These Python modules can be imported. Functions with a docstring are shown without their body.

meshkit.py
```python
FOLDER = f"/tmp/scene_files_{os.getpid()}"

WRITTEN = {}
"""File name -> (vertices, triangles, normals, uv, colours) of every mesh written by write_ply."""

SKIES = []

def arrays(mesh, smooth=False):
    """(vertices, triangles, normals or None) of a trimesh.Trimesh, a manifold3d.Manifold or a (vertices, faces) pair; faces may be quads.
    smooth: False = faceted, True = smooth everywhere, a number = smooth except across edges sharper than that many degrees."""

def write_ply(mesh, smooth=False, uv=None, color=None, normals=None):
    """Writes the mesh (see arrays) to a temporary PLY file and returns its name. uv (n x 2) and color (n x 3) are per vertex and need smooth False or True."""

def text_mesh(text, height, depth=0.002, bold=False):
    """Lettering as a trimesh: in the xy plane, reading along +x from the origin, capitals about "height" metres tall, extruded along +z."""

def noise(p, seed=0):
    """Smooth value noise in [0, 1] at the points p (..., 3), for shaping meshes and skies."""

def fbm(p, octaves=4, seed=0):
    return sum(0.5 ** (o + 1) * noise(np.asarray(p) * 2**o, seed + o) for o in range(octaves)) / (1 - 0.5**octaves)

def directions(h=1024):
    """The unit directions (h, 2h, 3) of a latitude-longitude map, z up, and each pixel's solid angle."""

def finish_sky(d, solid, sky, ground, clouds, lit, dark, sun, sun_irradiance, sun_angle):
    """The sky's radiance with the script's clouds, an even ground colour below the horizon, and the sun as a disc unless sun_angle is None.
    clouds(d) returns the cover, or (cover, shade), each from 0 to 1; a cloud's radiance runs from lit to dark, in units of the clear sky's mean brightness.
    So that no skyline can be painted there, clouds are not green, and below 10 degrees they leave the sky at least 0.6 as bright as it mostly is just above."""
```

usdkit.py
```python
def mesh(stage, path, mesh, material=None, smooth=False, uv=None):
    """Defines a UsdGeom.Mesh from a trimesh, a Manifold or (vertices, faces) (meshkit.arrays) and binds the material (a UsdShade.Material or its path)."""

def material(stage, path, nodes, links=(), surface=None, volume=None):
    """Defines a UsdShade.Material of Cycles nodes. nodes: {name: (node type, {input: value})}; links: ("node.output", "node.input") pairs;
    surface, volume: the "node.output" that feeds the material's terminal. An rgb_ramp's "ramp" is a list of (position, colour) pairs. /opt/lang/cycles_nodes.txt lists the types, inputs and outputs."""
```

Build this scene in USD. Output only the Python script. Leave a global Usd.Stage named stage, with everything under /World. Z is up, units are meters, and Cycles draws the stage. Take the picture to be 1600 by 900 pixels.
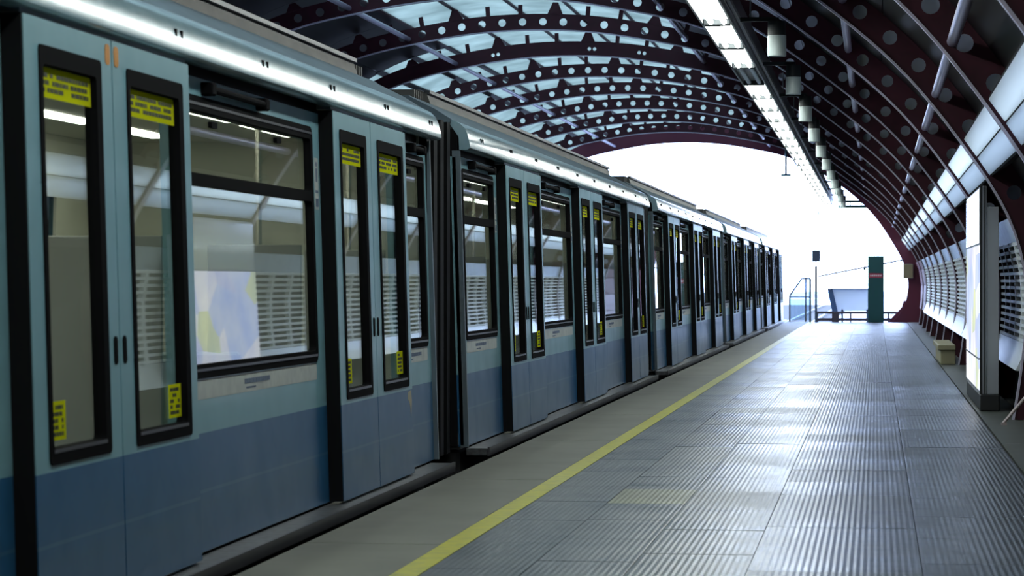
import math, random, numpy as np, trimesh, usdkit
import shapely.geometry as sg
from shapely import affinity
from pxr import Usd, UsdGeom, UsdLux, UsdShade, Gf, Sdf

# ------------------------------------------------------------------ stage, camera, light
stage = Usd.Stage.CreateInMemory()
UsdGeom.SetStageUpAxis(stage, 'Z')
UsdGeom.SetStageMetersPerUnit(stage, 1.0)
UsdGeom.Xform.Define(stage, '/World')
UsdGeom.Scope.Define(stage, '/World/Looks')
rng = random.Random(7)

F_PX, VPX, VPY, CAM_Z = 4000.0, 1368.0, 440.0, 1.25
PSI = math.atan((VPX - 800) / F_PX)
PITCH = math.atan((450 - VPY) / F_PX)
cam = UsdGeom.Camera.Define(stage, '/World/camera')
cam.CreateHorizontalApertureAttr(36.0)
cam.CreateVerticalApertureAttr(36.0 * 9 / 16)
cam.CreateFocalLengthAttr(36.0 * F_PX / 1600)
cam.CreateFStopAttr(6.3)
cam.CreateFocusDistanceAttr(23.0)
cam.CreateClippingRangeAttr((0.1, 5000.0))
cam.CreateExposureAttr(0.0)
fw = np.array([-math.sin(PSI) * math.cos(PITCH), math.cos(PSI) * math.cos(PITCH), -math.sin(PITCH)])
rt = np.array([math.cos(PSI), math.sin(PSI), 0.0])
up = np.cross(rt, fw)
M = Gf.Matrix4d(*rt, 0, *up, 0, *(-fw), 0, 0, 0, CAM_Z, 1)
UsdGeom.Xformable(cam).AddTransformOp().Set(M)

SKY = 3.0                       # bright overcast sky, far above what the exposure holds
dome = UsdLux.DomeLight.Define(stage, '/World/sky')
dome.CreateColorAttr(Gf.Vec3f(0.48, 0.63, 1.0))
dome.CreateIntensityAttr(SKY)
TUBE, CAR_LAMP, POSTER = 26.0, 11.0, 1.15

# ------------------------------------------------------------------ materials
MAT = {}
def mat(name, col, rough=0.5, metal=0.0, noise=None, bump=None, coat=0.0, spec=0.5, extra=None):
    """principled; noise=(scale, col2, lo, hi) blotches of a second colour; bump=(scale, strength)"""
    n = {'p': ('principled_bsdf', {'base_color': col, 'roughness': rough, 'metallic': metal, 'coat_weight': coat, 'coat_roughness': 0.08, 'specular_ior_level': spec})}
    l = []
    if noise or bump:
        n['g'] = ('geometry', {})
    if noise:
        n['t'] = ('noise_texture', {'scale': noise[0], 'detail': 5.0, 'roughness': 0.6})
        n['r'] = ('map_range', {'from_min': noise[2], 'from_max': noise[3], 'to_min': 0.0, 'to_max': 1.0, 'clamp': True})
        n['m'] = ('mix', {'color1': col, 'color2': noise[1]})
        l += [('g.position', 't.vector'), ('t.fac', 'r.value'), ('r.result', 'm.fac'), ('m.color', 'p.base_color')]
    if bump:
        n['bt'] = ('noise_texture', {'scale': bump[0], 'detail': 3.0})
        n['b'] = ('bump', {'strength': bump[1], 'distance': 0.01})
        l += [('g.position', 'bt.vector'), ('bt.fac', 'b.height'), ('b.normal', 'p.normal')]
    MAT[name] = usdkit.material(stage, '/World/Looks/' + name, n, l, surface='p.BSDF')

def emit(name, col, strength):
    MAT[name] = usdkit.material(stage, '/World/Looks/' + name, {'e': ('emission', {'color': col, 'strength': strength})}, [], surface='e.emission')

# two-tone car paint: light blue above, deep blue below a belt height, a thin pale line lower down
MAT['car_paint'] = usdkit.material(stage, '/World/Looks/car_paint', {
    'g': ('geometry', {}), 's': ('separate_xyz', {}),
    'a': ('math', {'math_type': 'greater_than', 'value2': 0.575}),
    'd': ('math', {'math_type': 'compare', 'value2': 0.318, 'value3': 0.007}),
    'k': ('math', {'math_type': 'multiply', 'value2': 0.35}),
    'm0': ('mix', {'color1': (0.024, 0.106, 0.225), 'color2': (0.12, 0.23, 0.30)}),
    'm1': ('mix', {'color2': (0.19, 0.365, 0.42)}),
    't': ('noise_texture', {'scale': 3.0, 'detail': 4.0}),
    'r': ('map_range', {'from_min': 0.35, 'from_max': 0.75, 'to_min': 0.30, 'to_max': 0.36}),
    'p': ('principled_bsdf', {'coat_weight': 0.12, 'coat_roughness': 0.08, 'specular_ior_level': 0.32})},
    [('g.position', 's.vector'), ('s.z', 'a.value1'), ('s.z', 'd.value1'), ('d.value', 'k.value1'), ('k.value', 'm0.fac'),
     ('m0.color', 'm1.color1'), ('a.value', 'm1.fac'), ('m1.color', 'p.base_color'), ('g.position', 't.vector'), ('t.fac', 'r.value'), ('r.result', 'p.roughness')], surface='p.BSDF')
mat('cant_paint', (0.25, 0.38, 0.44), 0.19, coat=0.5, noise=(3, (0.31, 0.43, 0.48), .4, .7))
mat('car_roof', (0.13, 0.18, 0.22), 0.4, noise=(2, (0.10, 0.13, 0.15), .35, .7))
mat('roof_unit', (0.075, 0.07, 0.065), 0.55, noise=(3, (0.11, 0.10, 0.09), .4, .7))
mat('black_rubber', (0.005, 0.005, 0.006), 0.6, spec=0.15)
mat('frame_dark', (0.006, 0.006, 0.007), 0.7, spec=0.02)
mat('frame_metal', (0.10, 0.10, 0.11), 0.35, metal=0.6)
mat('ledge_metal', (0.16, 0.17, 0.18), 0.4, metal=0.5, noise=(20, (0.09, 0.09, 0.09), .4, .7))
mat('underframe', (0.02, 0.02, 0.022), 0.7)
MAT['yellow_sticker'] = usdkit.material(stage, '/World/Looks/yellow_sticker', {
    'd': ('diffuse_bsdf', {'color': (0.72, 0.74, 0.02)}), 't': ('translucent_bsdf', {'color': (0.70, 0.72, 0.02)}), 'm': ('mix_closure', {'fac': 0.5})},
    [('d.BSDF', 'm.closure1'), ('t.BSDF', 'm.closure2')], surface='m.closure')
mat('sticker_ink', (0.035, 0.04, 0.01), 0.6)
mat('notice_white', (0.50, 0.53, 0.50), 0.5, noise=(12, (0.40, 0.43, 0.42), .4, .7))
mat('notice_ink', (0.12, 0.16, 0.24), 0.6)
mat('orange_mark', (0.55, 0.24, 0.05), 0.6)
mat('peel_beige', (0.38, 0.34, 0.24), 0.7)
mat('car_inner', (0.60, 0.60, 0.50), 0.5, noise=(2, (0.54, 0.55, 0.47), .4, .7))
mat('car_floor', (0.12, 0.12, 0.12), 0.5)
mat('seat_fabric', (0.16, 0.22, 0.20), 0.6)
mat('seat_grey', (0.30, 0.31, 0.29), 0.5)
mat('pole_steel', (0.70, 0.68, 0.58), 0.3, metal=0.7)
emit('car_light', (1.0, 1.0, 0.86), CAR_LAMP)
MAT['car_glass'] = usdkit.material(stage, '/World/Looks/car_glass', {
    't': ('transparent_bsdf', {'color': (0.86, 0.90, 0.88)}), 'g': ('glossy_bsdf', {'color': (0.95, 0.98, 1.0), 'roughness': 0.015}),
    'f': ('fresnel', {}), 'm': ('mix_closure', {}), 'gm': ('geometry', {}), 'io': ('map_range', {'to_min': 1.60, 'to_max': 0.625})},
    [('gm.backfacing', 'io.value'), ('io.result', 'f.IOR'), ('f.fac', 'm.fac'), ('t.BSDF', 'm.closure1'), ('g.BSDF', 'm.closure2')], surface='m.closure')
MAT['clear_glass'] = usdkit.material(stage, '/World/Looks/clear_glass', {
    't': ('transparent_bsdf', {'color': (0.70, 0.80, 0.88)}), 'g': ('glossy_bsdf', {'color': (1, 1, 1), 'roughness': 0.02}),
    'f': ('fresnel', {}), 'm': ('mix_closure', {}), 'gm': ('geometry', {}), 'io': ('map_range', {'to_min': 1.60, 'to_max': 0.625})},
    [('gm.backfacing', 'io.value'), ('io.result', 'f.IOR'), ('f.fac', 'm.fac'), ('t.BSDF', 'm.closure1'), ('g.BSDF', 'm.closure2')], surface='m.closure')
# milky, dirty skylight sheet
MAT['skylight_sheet'] = usdkit.material(stage, '/World/Looks/skylight_sheet', {
    'g': ('geometry', {}), 't': ('noise_texture', {'scale': 1.3, 'detail': 6.0}),
    'r': ('rgb_ramp', {'ramp': [(0.3, (0.30, 0.335, 0.29)), (0.7, (0.43, 0.47, 0.41))]}),
    'tr': ('translucent_bsdf', {}), 'd': ('diffuse_bsdf', {'color': (0.25, 0.28, 0.3)}), 'm': ('mix_closure', {'fac': 0.25})},
    [('g.position', 't.vector'), ('t.fac', 'r.fac'), ('r.color', 'tr.color'), ('tr.BSDF', 'm.closure1'), ('d.BSDF', 'm.closure2')], surface='m.closure')
mat('rib_red', (0.060, 0.009, 0.022), 0.5, spec=0.35, noise=(6, (0.045, 0.009, 0.018), .4, .7))
mat('portal_red', (0.15, 0.022, 0.055), 0.45)
mat('rib_flange', (0.60, 0.54, 0.68), 0.38)
mat('roof_dark', (0.010, 0.007, 0.010), 0.5, spec=0.3, noise=(2, (0.015, 0.009, 0.012), .4, .7))
mat('liner_dark', (0.01, 0.01, 0.011), 0.8)
mat('tube_steel', (0.42, 0.38, 0.55), 0.35, metal=0.5)
mat('cladding', (0.68, 0.80, 0.92), 0.22, metal=0.45, noise=(4, (0.58, 0.69, 0.80), .4, .7), bump=(3, .1))
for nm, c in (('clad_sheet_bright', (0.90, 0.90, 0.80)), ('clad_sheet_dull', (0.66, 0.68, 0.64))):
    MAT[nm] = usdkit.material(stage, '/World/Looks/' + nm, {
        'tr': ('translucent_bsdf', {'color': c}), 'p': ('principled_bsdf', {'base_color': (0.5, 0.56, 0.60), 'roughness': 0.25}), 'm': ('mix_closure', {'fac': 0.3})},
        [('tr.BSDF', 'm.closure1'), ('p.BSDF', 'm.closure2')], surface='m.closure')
mat('grille_white', (0.82, 0.85, 0.88), 0.35)
mat('grille_back', (0.07, 0.07, 0.10), 0.6)
mat('skirt_white', (0.70, 0.74, 0.78), 0.3)
mat('concrete', (0.15, 0.15, 0.125), 0.55, noise=(1.5, (0.11, 0.11, 0.095), .35, .7), bump=(60, .12))
mat('border_tile', (0.085, 0.092, 0.08), 0.42, noise=(2, (0.06, 0.066, 0.06), .35, .7))
mat('yellow_line', (0.50, 0.47, 0.03), 0.38, noise=(9, (0.30, 0.31, 0.07), .45, .8))
mat('pit_dark', (0.03, 0.03, 0.03), 0.9)
mat('viaduct', (0.38, 0.38, 0.37), 0.8)
mat('duct_dark', (0.07, 0.06, 0.075), 0.5)
mat('tray_grey', (0.25, 0.27, 0.29), 0.45)
mat('rod_grey', (0.12, 0.12, 0.13), 0.5)
emit('tube_glow', (0.93, 1.0, 0.95), TUBE)
mat('lamp_shell', (0.52, 0.60, 0.60), 0.4)
mat('lamp_cap', (0.02, 0.025, 0.028), 0.5)
mat('totem_grey', (0.34, 0.35, 0.38), 0.45)
mat('totem_white', (0.85, 0.88, 0.90), 0.12, coat=1.0)
mat('totem_base', (0.012, 0.012, 0.013), 0.6)
mat('box_beige', (0.34, 0.30, 0.18), 0.6)
mat('green_paint', (0.006, 0.085, 0.095), 0.45)
mat('sign_red', (0.45, 0.04, 0.09), 0.5)
mat('sign_pale', (0.75, 0.7, 0.72), 0.5)
mat('navy_metal', (0.03, 0.06, 0.12), 0.45)
mat('pale_panel', (0.60, 0.68, 0.80), 0.5)
mat('wood_dark', (0.06, 0.045, 0.06), 0.6)
mat('box_grey', (0.33, 0.33, 0.30), 0.6)
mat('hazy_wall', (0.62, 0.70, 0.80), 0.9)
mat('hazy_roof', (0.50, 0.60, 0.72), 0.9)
mat('leg_metal', (0.45, 0.36, 0.36), 0.4, metal=0.4)

def tile_mat(name, c1, c2, rough, pitch=0.03, strength=0.25, spec=0.5):
    """rubber floor tile with raised studs in a square grid (fine relief, in bump)"""
    k = 2 * math.pi / pitch
    n = {'g': ('geometry', {}), 's': ('separate_xyz', {}),
         'x1': ('math', {'math_type': 'multiply', 'value2': k}), 'x2': ('math', {'math_type': 'sine'}),
         'y1': ('math', {'math_type': 'multiply', 'value2': k * 0.5}), 'y2': ('math', {'math_type': 'sine'}),
         'y3': ('math', {'math_type': 'multiply', 'value2': 0.75}), 'h': ('math', {'math_type': 'add'}),
         'b': ('bump', {'strength': strength, 'distance': 0.002}),
         't': ('noise_texture', {'scale': 0.9, 'detail': 6.0, 'roughness': 0.65}),
         'r': ('map_range', {'from_min': 0.35, 'from_max': 0.7, 'to_min': 0.0, 'to_max': 1.0, 'clamp': True}),
         'm': ('mix', {'color1': c1, 'color2': c2}),
         'rr': ('map_range', {'from_min': 0.3, 'from_max': 0.7, 'to_min': rough - 0.05, 'to_max': rough + 0.08}),
         'p': ('principled_bsdf', {'specular_ior_level': spec})}
    l = [('g.position', 's.vector'), ('s.x', 'x1.value1'), ('x1.value', 'x2.value1'), ('s.y', 'y1.value1'), ('y1.value', 'y2.value1'),
         ('y2.value', 'y3.value1'), ('x2.value', 'h.value1'), ('y3.value', 'h.value2'), ('h.value', 'b.height'), ('b.normal', 'p.normal'),
         ('g.position', 't.vector'), ('t.fac', 'r.value'), ('r.result', 'm.fac'), ('m.color', 'p.base_color'), ('t.fac', 'rr.value'), ('rr.result', 'p.roughness')]
    MAT[name] = usdkit.material(stage, '/World/Looks/' + name, n, l, surface='p.BSDF')
tile_mat('floor_tile_a', (0.080, 0.092, 0.115), (0.058, 0.068, 0.090), 0.29)
tile_mat('floor_tile_b', (0.070, 0.082, 0.104), (0.052, 0.06, 0.080), 0.33)
tile_mat('floor_tile_c', (0.090, 0.102, 0.124), (0.066, 0.076, 0.096), 0.27)
tile_mat('floor_tile_far', (0.085, 0.098, 0.125), (0.066, 0.077, 0.10), 0.33, spec=0.46)
tile_mat('floor_tile_yellowed', (0.16, 0.16, 0.06), (0.09, 0.095, 0.06), 0.36)

# advert: pale sheet with soft patches (flat print on a lit panel)
MAT['poster'] = usdkit.material(stage, '/World/Looks/poster', {
    'g': ('geometry', {}), 'mp': ('mapping', {'scale': (1.0, 1.1, 1.8)}),
    'v': ('voronoi_texture', {'scale': 1.15}) , 'sp': ('separate_color', {}),
    'r': ('rgb_ramp', {'interpolate': False, 'ramp': [(0.0, (0.50, 0.62, 1.0)), (0.30, (0.88, 0.92, 1.0)), (0.56, (0.66, 0.74, 0.30)), (0.68, (0.55, 0.60, 0.95)), (0.80, (0.92, 0.9, 1.0)), (0.95, (0.55, 0.3, 0.35))]}),
    't': ('noise_texture', {'scale': 2.2, 'detail': 3.0}), 'm': ('mix', {'fac': 0.35}), 'rn': ('rgb_ramp', {'ramp': [(0.35, (0.45, 0.55, 1.0)), (0.65, (1.0, 1.0, 1.0))]}),
    'e': ('emission', {'strength': POSTER})},
    [('g.position', 'mp.vector'), ('mp.vector', 'v.vector'), ('v.color', 'sp.color'), ('sp.r', 'r.fac'), ('g.position', 't.vector'), ('t.fac', 'rn.fac'),
     ('r.color', 'm.color1'), ('rn.color', 'm.color2'), ('m.color', 'e.color')], surface='e.emission')

# ------------------------------------------------------------------ helpers
used = {}
def numbered(path):
    k = used.get(path, -1) + 1
    used[path] = k
    return path if k == 0 else f'{path}_{k:03d}'

def setd(prim, label=None, cat=None, group=None, kind=None):
    for k, v in (('label', label), ('category', cat), ('group', group), ('kind', kind)):
        if v:
            prim.SetCustomDataByKey(k, v)
    return prim

def thing(name, label, cat, loc=(0, 0, 0), group=None, kind=None):
    x = UsdGeom.Xform.Define(stage, numbered('/World/' + name))
    x.AddTranslateOp().Set(Gf.Vec3d(*map(float, loc)))
    return setd(x.GetPrim(), label, cat, group, kind)

ORIG = {}
def origin(prim):
    p = prim
    while p.GetPath().pathString.count('/') > 2:
        p = p.GetParent()
    op = UsdGeom.Xformable(p).GetOrderedXformOps()
    return np.array(op[0].Get()) if op else np.zeros(3)

def part(name, mesh, m, parent, smooth=False, label=None):
    """one Mesh prim under parent. Meshes are built in world coordinates and stored relative to the thing's base."""
    if isinstance(mesh, list):
        mesh = trimesh.util.concatenate(mesh)
    mesh = mesh.copy()
    mesh.apply_translation(-origin(parent))
    p = usdkit.mesh(stage, numbered(parent.GetPath().pathString + '/' + name), mesh, MAT[m], smooth=smooth).GetPrim()
    if label:
        p.SetCustomDataByKey('label', label)
    return p

def solo(name, mesh, m, label, cat, group=None, kind=None, smooth=False):
    if isinstance(mesh, list):
        mesh = trimesh.util.concatenate(mesh)
    mesh = mesh.copy()
    b = mesh.bounds
    base = np.array([(b[0][0] + b[1][0]) / 2, (b[0][1] + b[1][1]) / 2, b[0][2]])
    mesh.apply_translation(-base)
    g = usdkit.mesh(stage, numbered('/World/' + name), mesh, MAT[m], smooth=smooth)
    g.AddTranslateOp().Set(Gf.Vec3d(*base))
    return setd(g.GetPrim(), label, cat, group, kind)

def copy(src, loc, label, group=None):
    base = src.GetName()
    base = base[:-4] if base[-4:-3] == '_' and base[-3:].isdigit() else base
    x = UsdGeom.Xform.Define(stage, numbered('/World/' + base))
    x.AddTranslateOp().Set(Gf.Vec3d(*map(float, loc)))
    p = x.GetPrim()
    p.GetReferences().AddInternalReference(src.GetPath())
    p.SetInstanceable(True)
    was = src.GetCustomData()
    return setd(p, label, was['category'], group or was.get('group'))

def box(x0, x1, y0, y1, z0, z1, ch=0.0):
    if ch <= 0:
        m = trimesh.creation.box([x1 - x0, y1 - y0, z1 - z0])
        m.apply_translation([(x0 + x1) / 2, (y0 + y1) / 2, (z0 + z1) / 2])
        return m
    pts = []
    for sx, sy, sz in np.ndindex(2, 2, 2):
        c = [(x0, x1)[sx], (y0, y1)[sy], (z0, z1)[sz]]
        for k in range(3):
            q = list(c)
            for j in range(3):
                if j != k:
                    q[j] += ch * (1 if (sx, sy, sz)[j] == 0 else -1)
            pts.append(q)
    return trimesh.convex.convex_hull(np.array(pts))

def rod(p, q, r, n=10):
    return trimesh.creation.cylinder(radius=r, segment=[p, q], sections=n)

def extrude_y(poly, y0, y1):
    """(x, z) polygon extruded along y"""
    m = trimesh.creation.extrude_polygon(poly, y1 - y0, engine='earcut')
    v = np.array(m.vertices)
    m.vertices = np.c_[v[:, 0], y0 + v[:, 2], v[:, 1]]
    m.invert()
    return m

def rrect(a0, a1, z0, z1, r):
    return sg.box(a0 + r, z0 + r, a1 - r, z1 - r).buffer(r, quad_segs=4)

def px(u, v, y):
    """world x, z of a pixel on the plane y"""
    du, dv = (u - 800) / F_PX, (450 - v) / F_PX
    d = fw + rt * du + up * dv
    k = y / d[1]
    return d[0] * k, CAM_Z + d[2] * k

# ------------------------------------------------------------------ vault profile
CX = -5.86
RIB0, PITCH_R, NR = 79.6, 5.1, 15
ctl = np.array([(0, 4.34), (1.2, 4.27), (2.1, 4.12), (3.2, 3.85), (4.2, 3.36), (5.2, 2.66), (6.12, 1.87), (6.69, 1.15), (7.05, .55), (7.19, 0), (7.19, -.4), (7.15, -.8), (7.08, -1.25)], float)
ctl_end = np.array([(0, 4.34), (1.2, 4.27), (2.1, 4.12), (3.2, 3.85), (4.2, 3.36), (5.2, 2.66), (5.95, 1.87), (6.42, 1.15), (6.73, .55), (6.86, 0), (6.84, -.4), (6.72, -.8), (6.3, -1.28)], float)
from scipy.interpolate import CubicSpline
tt = np.r_[0, np.cumsum(np.hypot(*np.diff(ctl, axis=0).T))]
full_c = np.vstack([ctl[:0:-1] * [-1, 1], ctl])
ft = np.r_[-tt[:0:-1], tt]
sp = CubicSpline(ft, full_c)
TMAX = tt[-1]
T_DENSE = np.linspace(-TMAX, TMAX, 1201)
def prof(t, off=0.0):
    """inner rib line at arc length t (0 = crown, + = platform side), moved outwards by off; returns (x, z) in the world"""
    t = np.asarray(t, float)
    p, d = sp(t), sp(t, 1)
    n = np.stack([-d[..., 1], d[..., 0]], -1)
    n /= np.linalg.norm(n, axis=-1, keepdims=True)
    o = np.asarray(off)[..., None] if np.ndim(off) else off
    q = p + n * o
    return np.stack([q[..., 0] + CX, q[..., 1] + CAM_Z], -1)
def skin_off(t):
    return 0.27 + 0.24 * np.clip(1 - (np.abs(t) / 5.0) ** 2, 0, 1)
def t_at_z(z, off=None):
    """arc length on the platform side where the skin has this height"""
    ts = np.linspace(0, TMAX, 2001)
    q = prof(ts, skin_off(ts) if off is None else off)
    return float(np.interp(-z, -q[:, 1], ts))
wall_off = lambda t: 0.06 + 0 * np.asarray(t)       # cladding and grille lie almost flush with the ribs' inner edge
def t_at_dx(dx):
    ts = np.linspace(0, TMAX * .8, 2001)
    return float(np.interp(abs(dx), prof(ts, skin_off(ts))[:, 0] - CX, ts)) * (1 if dx > 0 else -1)

def band(t0, t1, y0, y1, off0, thick, n=None, off=skin_off):
    """a curved sheet of the vault between arc lengths t0..t1 and y0..y1, its inner face off0 outside the skin line"""
    n = n or max(2, int(abs(t1 - t0) / 0.25) + 1)
    ts = np.linspace(t0, t1, n)
    a = prof(ts, off(ts) + off0)
    b = prof(ts, off(ts) + off0 + thick)
    return extrude_y(sg.Polygon(np.vstack([a, b[::-1]])), y0, y1)

ribs_y = [RIB0 - PITCH_R * k for k in range(NR)]

# ------------------------------------------------------------------ ceiling (structure): panels per bay
Y_BACK = -12.0
ceiling = thing('ceiling', 'dark curved station vault of panels with a milky skylight along its crown', 'ceiling', kind='structure')
T_GL, T_GR = t_at_dx(-2.35), t_at_dx(2.45)
Z_CLAD = (2.55, 2.38, 2.21)        # two rows of pale cladding
t_c0, t_c1, t_c2 = (t_at_z(z, .06) for z in Z_CLAD)
bays = [(ribs_y[k + 1], ribs_y[k]) for k in range(NR - 1)]
for k, (y0, y1) in enumerate(bays):
    # skylight sheets across the crown
    edges = np.linspace(T_GL, T_GR, 6)
    for i in range(5):
        part('skylight_pane', band(edges[i] + .012, edges[i + 1] - .012, y0, y1, 0, .012), 'skylight_sheet', ceiling)
    # dark roof panels on both sides
    e = np.linspace(T_GR, t_c0, 5)
    for i in range(4):
        part('roof_panel', band(e[i] + .006, e[i + 1] - .006, y0 + .006, y1 - .006, 0, .03), 'roof_dark', ceiling)
    e = np.linspace(T_GL, -t_c0, 5)
    for i in range(4):
        lit = y0 > 48 and i in (0, 1)
        if lit:     # glazed strips low on the far-track side, in pairs
            h = np.linspace(e[i], e[i + 1], 3)
            for j in range(2):
                part('skylight_pane', band(h[j + 1] + .05, h[j] - .05, y0, y1, 0, .012), 'skylight_sheet', ceiling)
        else:
            part('roof_panel', band(e[i + 1] + .006, e[i] - .006, y0 + .006, y1 - .006, 0, .03), 'roof_dark', ceiling)
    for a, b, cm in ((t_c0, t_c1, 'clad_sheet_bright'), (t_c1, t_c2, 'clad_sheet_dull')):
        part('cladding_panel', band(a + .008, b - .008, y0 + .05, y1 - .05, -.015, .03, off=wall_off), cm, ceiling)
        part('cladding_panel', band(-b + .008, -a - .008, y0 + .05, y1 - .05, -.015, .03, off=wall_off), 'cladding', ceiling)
# glazing bars, and an opaque outer liner added behind unglazed parts against light leaks
bars = []
for t in np.linspace(T_GL, T_GR, 6):
    bars.append(band(t - .03, t + .03, ribs_y[-1], RIB0, -.02, .05, 2))
part('glazing_bar', bars, 'rib_red', ceiling)
liner = [band(T_GR, t_c0 + .02, ribs_y[-1], RIB0, .05, .03), band(t_c2 - .02, TMAX, ribs_y[-1], RIB0, .05, .03)]
for t in (t_c0, t_c2):       # closing flaps between the cladding and the outer liner
    liner += [extrude_y(sg.Polygon([prof(t - .01, .06), prof(t + .01, .06), prof(t + .01, skin_off(t) + .08), prof(t - .01, skin_off(t) + .08)]).convex_hull, ribs_y[-1], RIB0)]
liner += [extrude_y(sg.Polygon([prof(t_c1 - .008, .062), prof(t_c1 + .008, .062), prof(t_c1 + .008, .10), prof(t_c1 - .008, .10)]).convex_hull, ribs_y[-1], RIB0)]
for y in ribs_y:
    liner += [band(t_c0, t_c2, y - .055, y + .055, .03, .02, off=wall_off)]
liner += [band(-TMAX, T_GL, ribs_y[-1], 48.5, .05, .03), band(-TMAX, -TMAX * .52, 48.5, RIB0, .05, .03)]
liner += [band(-TMAX, TMAX, Y_BACK, ribs_y[-1], .05, .03)]
part('light_stop_liner', liner, 'liner_dark', ceiling)
e2 = np.linspace(T_GL, -t_c0, 5)
lb = [band(t - .06, t + .06, 48.8, RIB0, -.01, .05, 2) for t in (e2[0], e2[1], e2[2], (e2[0] + e2[1]) / 2, (e2[1] + e2[2]) / 2)]
part('glazing_bar', lb, 'roof_dark', ceiling)

# ------------------------------------------------------------------ ribs
ORD = ['nearest the far opening', 'second from the far opening', 'third from the far opening', 'fourth from the far opening', 'fifth from the far opening', 'sixth from the far opening',
       'seventh from the far opening', 'eighth from the far opening', 'ninth from the far opening', 'tenth from the far opening', 'eleventh from the far opening', 'twelfth from the far opening',
       'thirteenth from the far opening', 'fourteenth from the far opening', 'fifteenth from the far opening']
WEB = 0.29
def rib_poly(holes=True):
    ts = np.linspace(-TMAX, TMAX, 121)
    a, b = prof(ts, 0.02), prof(ts, WEB)
    poly = sg.Polygon(np.vstack([a, b[::-1]]))
    if holes:
        hs = [sg.Point(*prof(t, WEB * .53)).buffer(.066, quad_segs=4) for t in np.arange(-TMAX + .6, TMAX - .5, .35)]
    else:
        hs = [sg.Point(*prof(t + d, WEB * .5)).buffer(.035, quad_segs=3) for t in (-4.2, -1.4, .45, 1.4, 4.2) for d in (-.05, .05)]
    from shapely import union_all
    return poly.difference(union_all(hs))
def stub(t, w0, w1, h, y):
    c0, c1 = prof(t, WEB - .01), prof(t, WEB + h)
    d = sp(t, 1); d = d / np.linalg.norm(d)
    p = sg.Polygon([c0 - d * w0 / 2, c0 + d * w0 / 2, c1 + d * w1 / 2, c1 - d * w1 / 2])
    return extrude_y(p.convex_hull, y - .02, y + .02)
def make_rib(label, y, holes):
    t = thing('arch_rib' if holes else 'plain_arch_rib', label, 'arch rib', (CX, y, 0), 'red arch ribs of the vault')
    part('web', extrude_y(rib_poly(holes), y - .011, y + .011), 'rib_red', t)
    ts = np.linspace(-TMAX, TMAX, 121)
    fl = sg.Polygon(np.vstack([prof(ts, 0), prof(ts, .02)[::-1]]))
    part('flange', extrude_y(fl, y - .035, y + .035), 'rib_flange', t)
    for k in range(-4, 5):
        tb = .37 + 1.69 * k
        part('bracket', stub(tb, .27, .09, min(.2, float(skin_off(tb)) - WEB - .02) if skin_off(tb) > WEB + .05 else .03, y), 'rib_red', t)
        if abs(tb) < 4.5:
            for d in (.55, 1.1):
                if skin_off(tb + d) > WEB + .06:
                    part('stud', stub(tb + d, .075, .075, min(.16, float(skin_off(tb + d)) - WEB - .02), y), 'rib_red', t)
    return t
first = None
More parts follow.
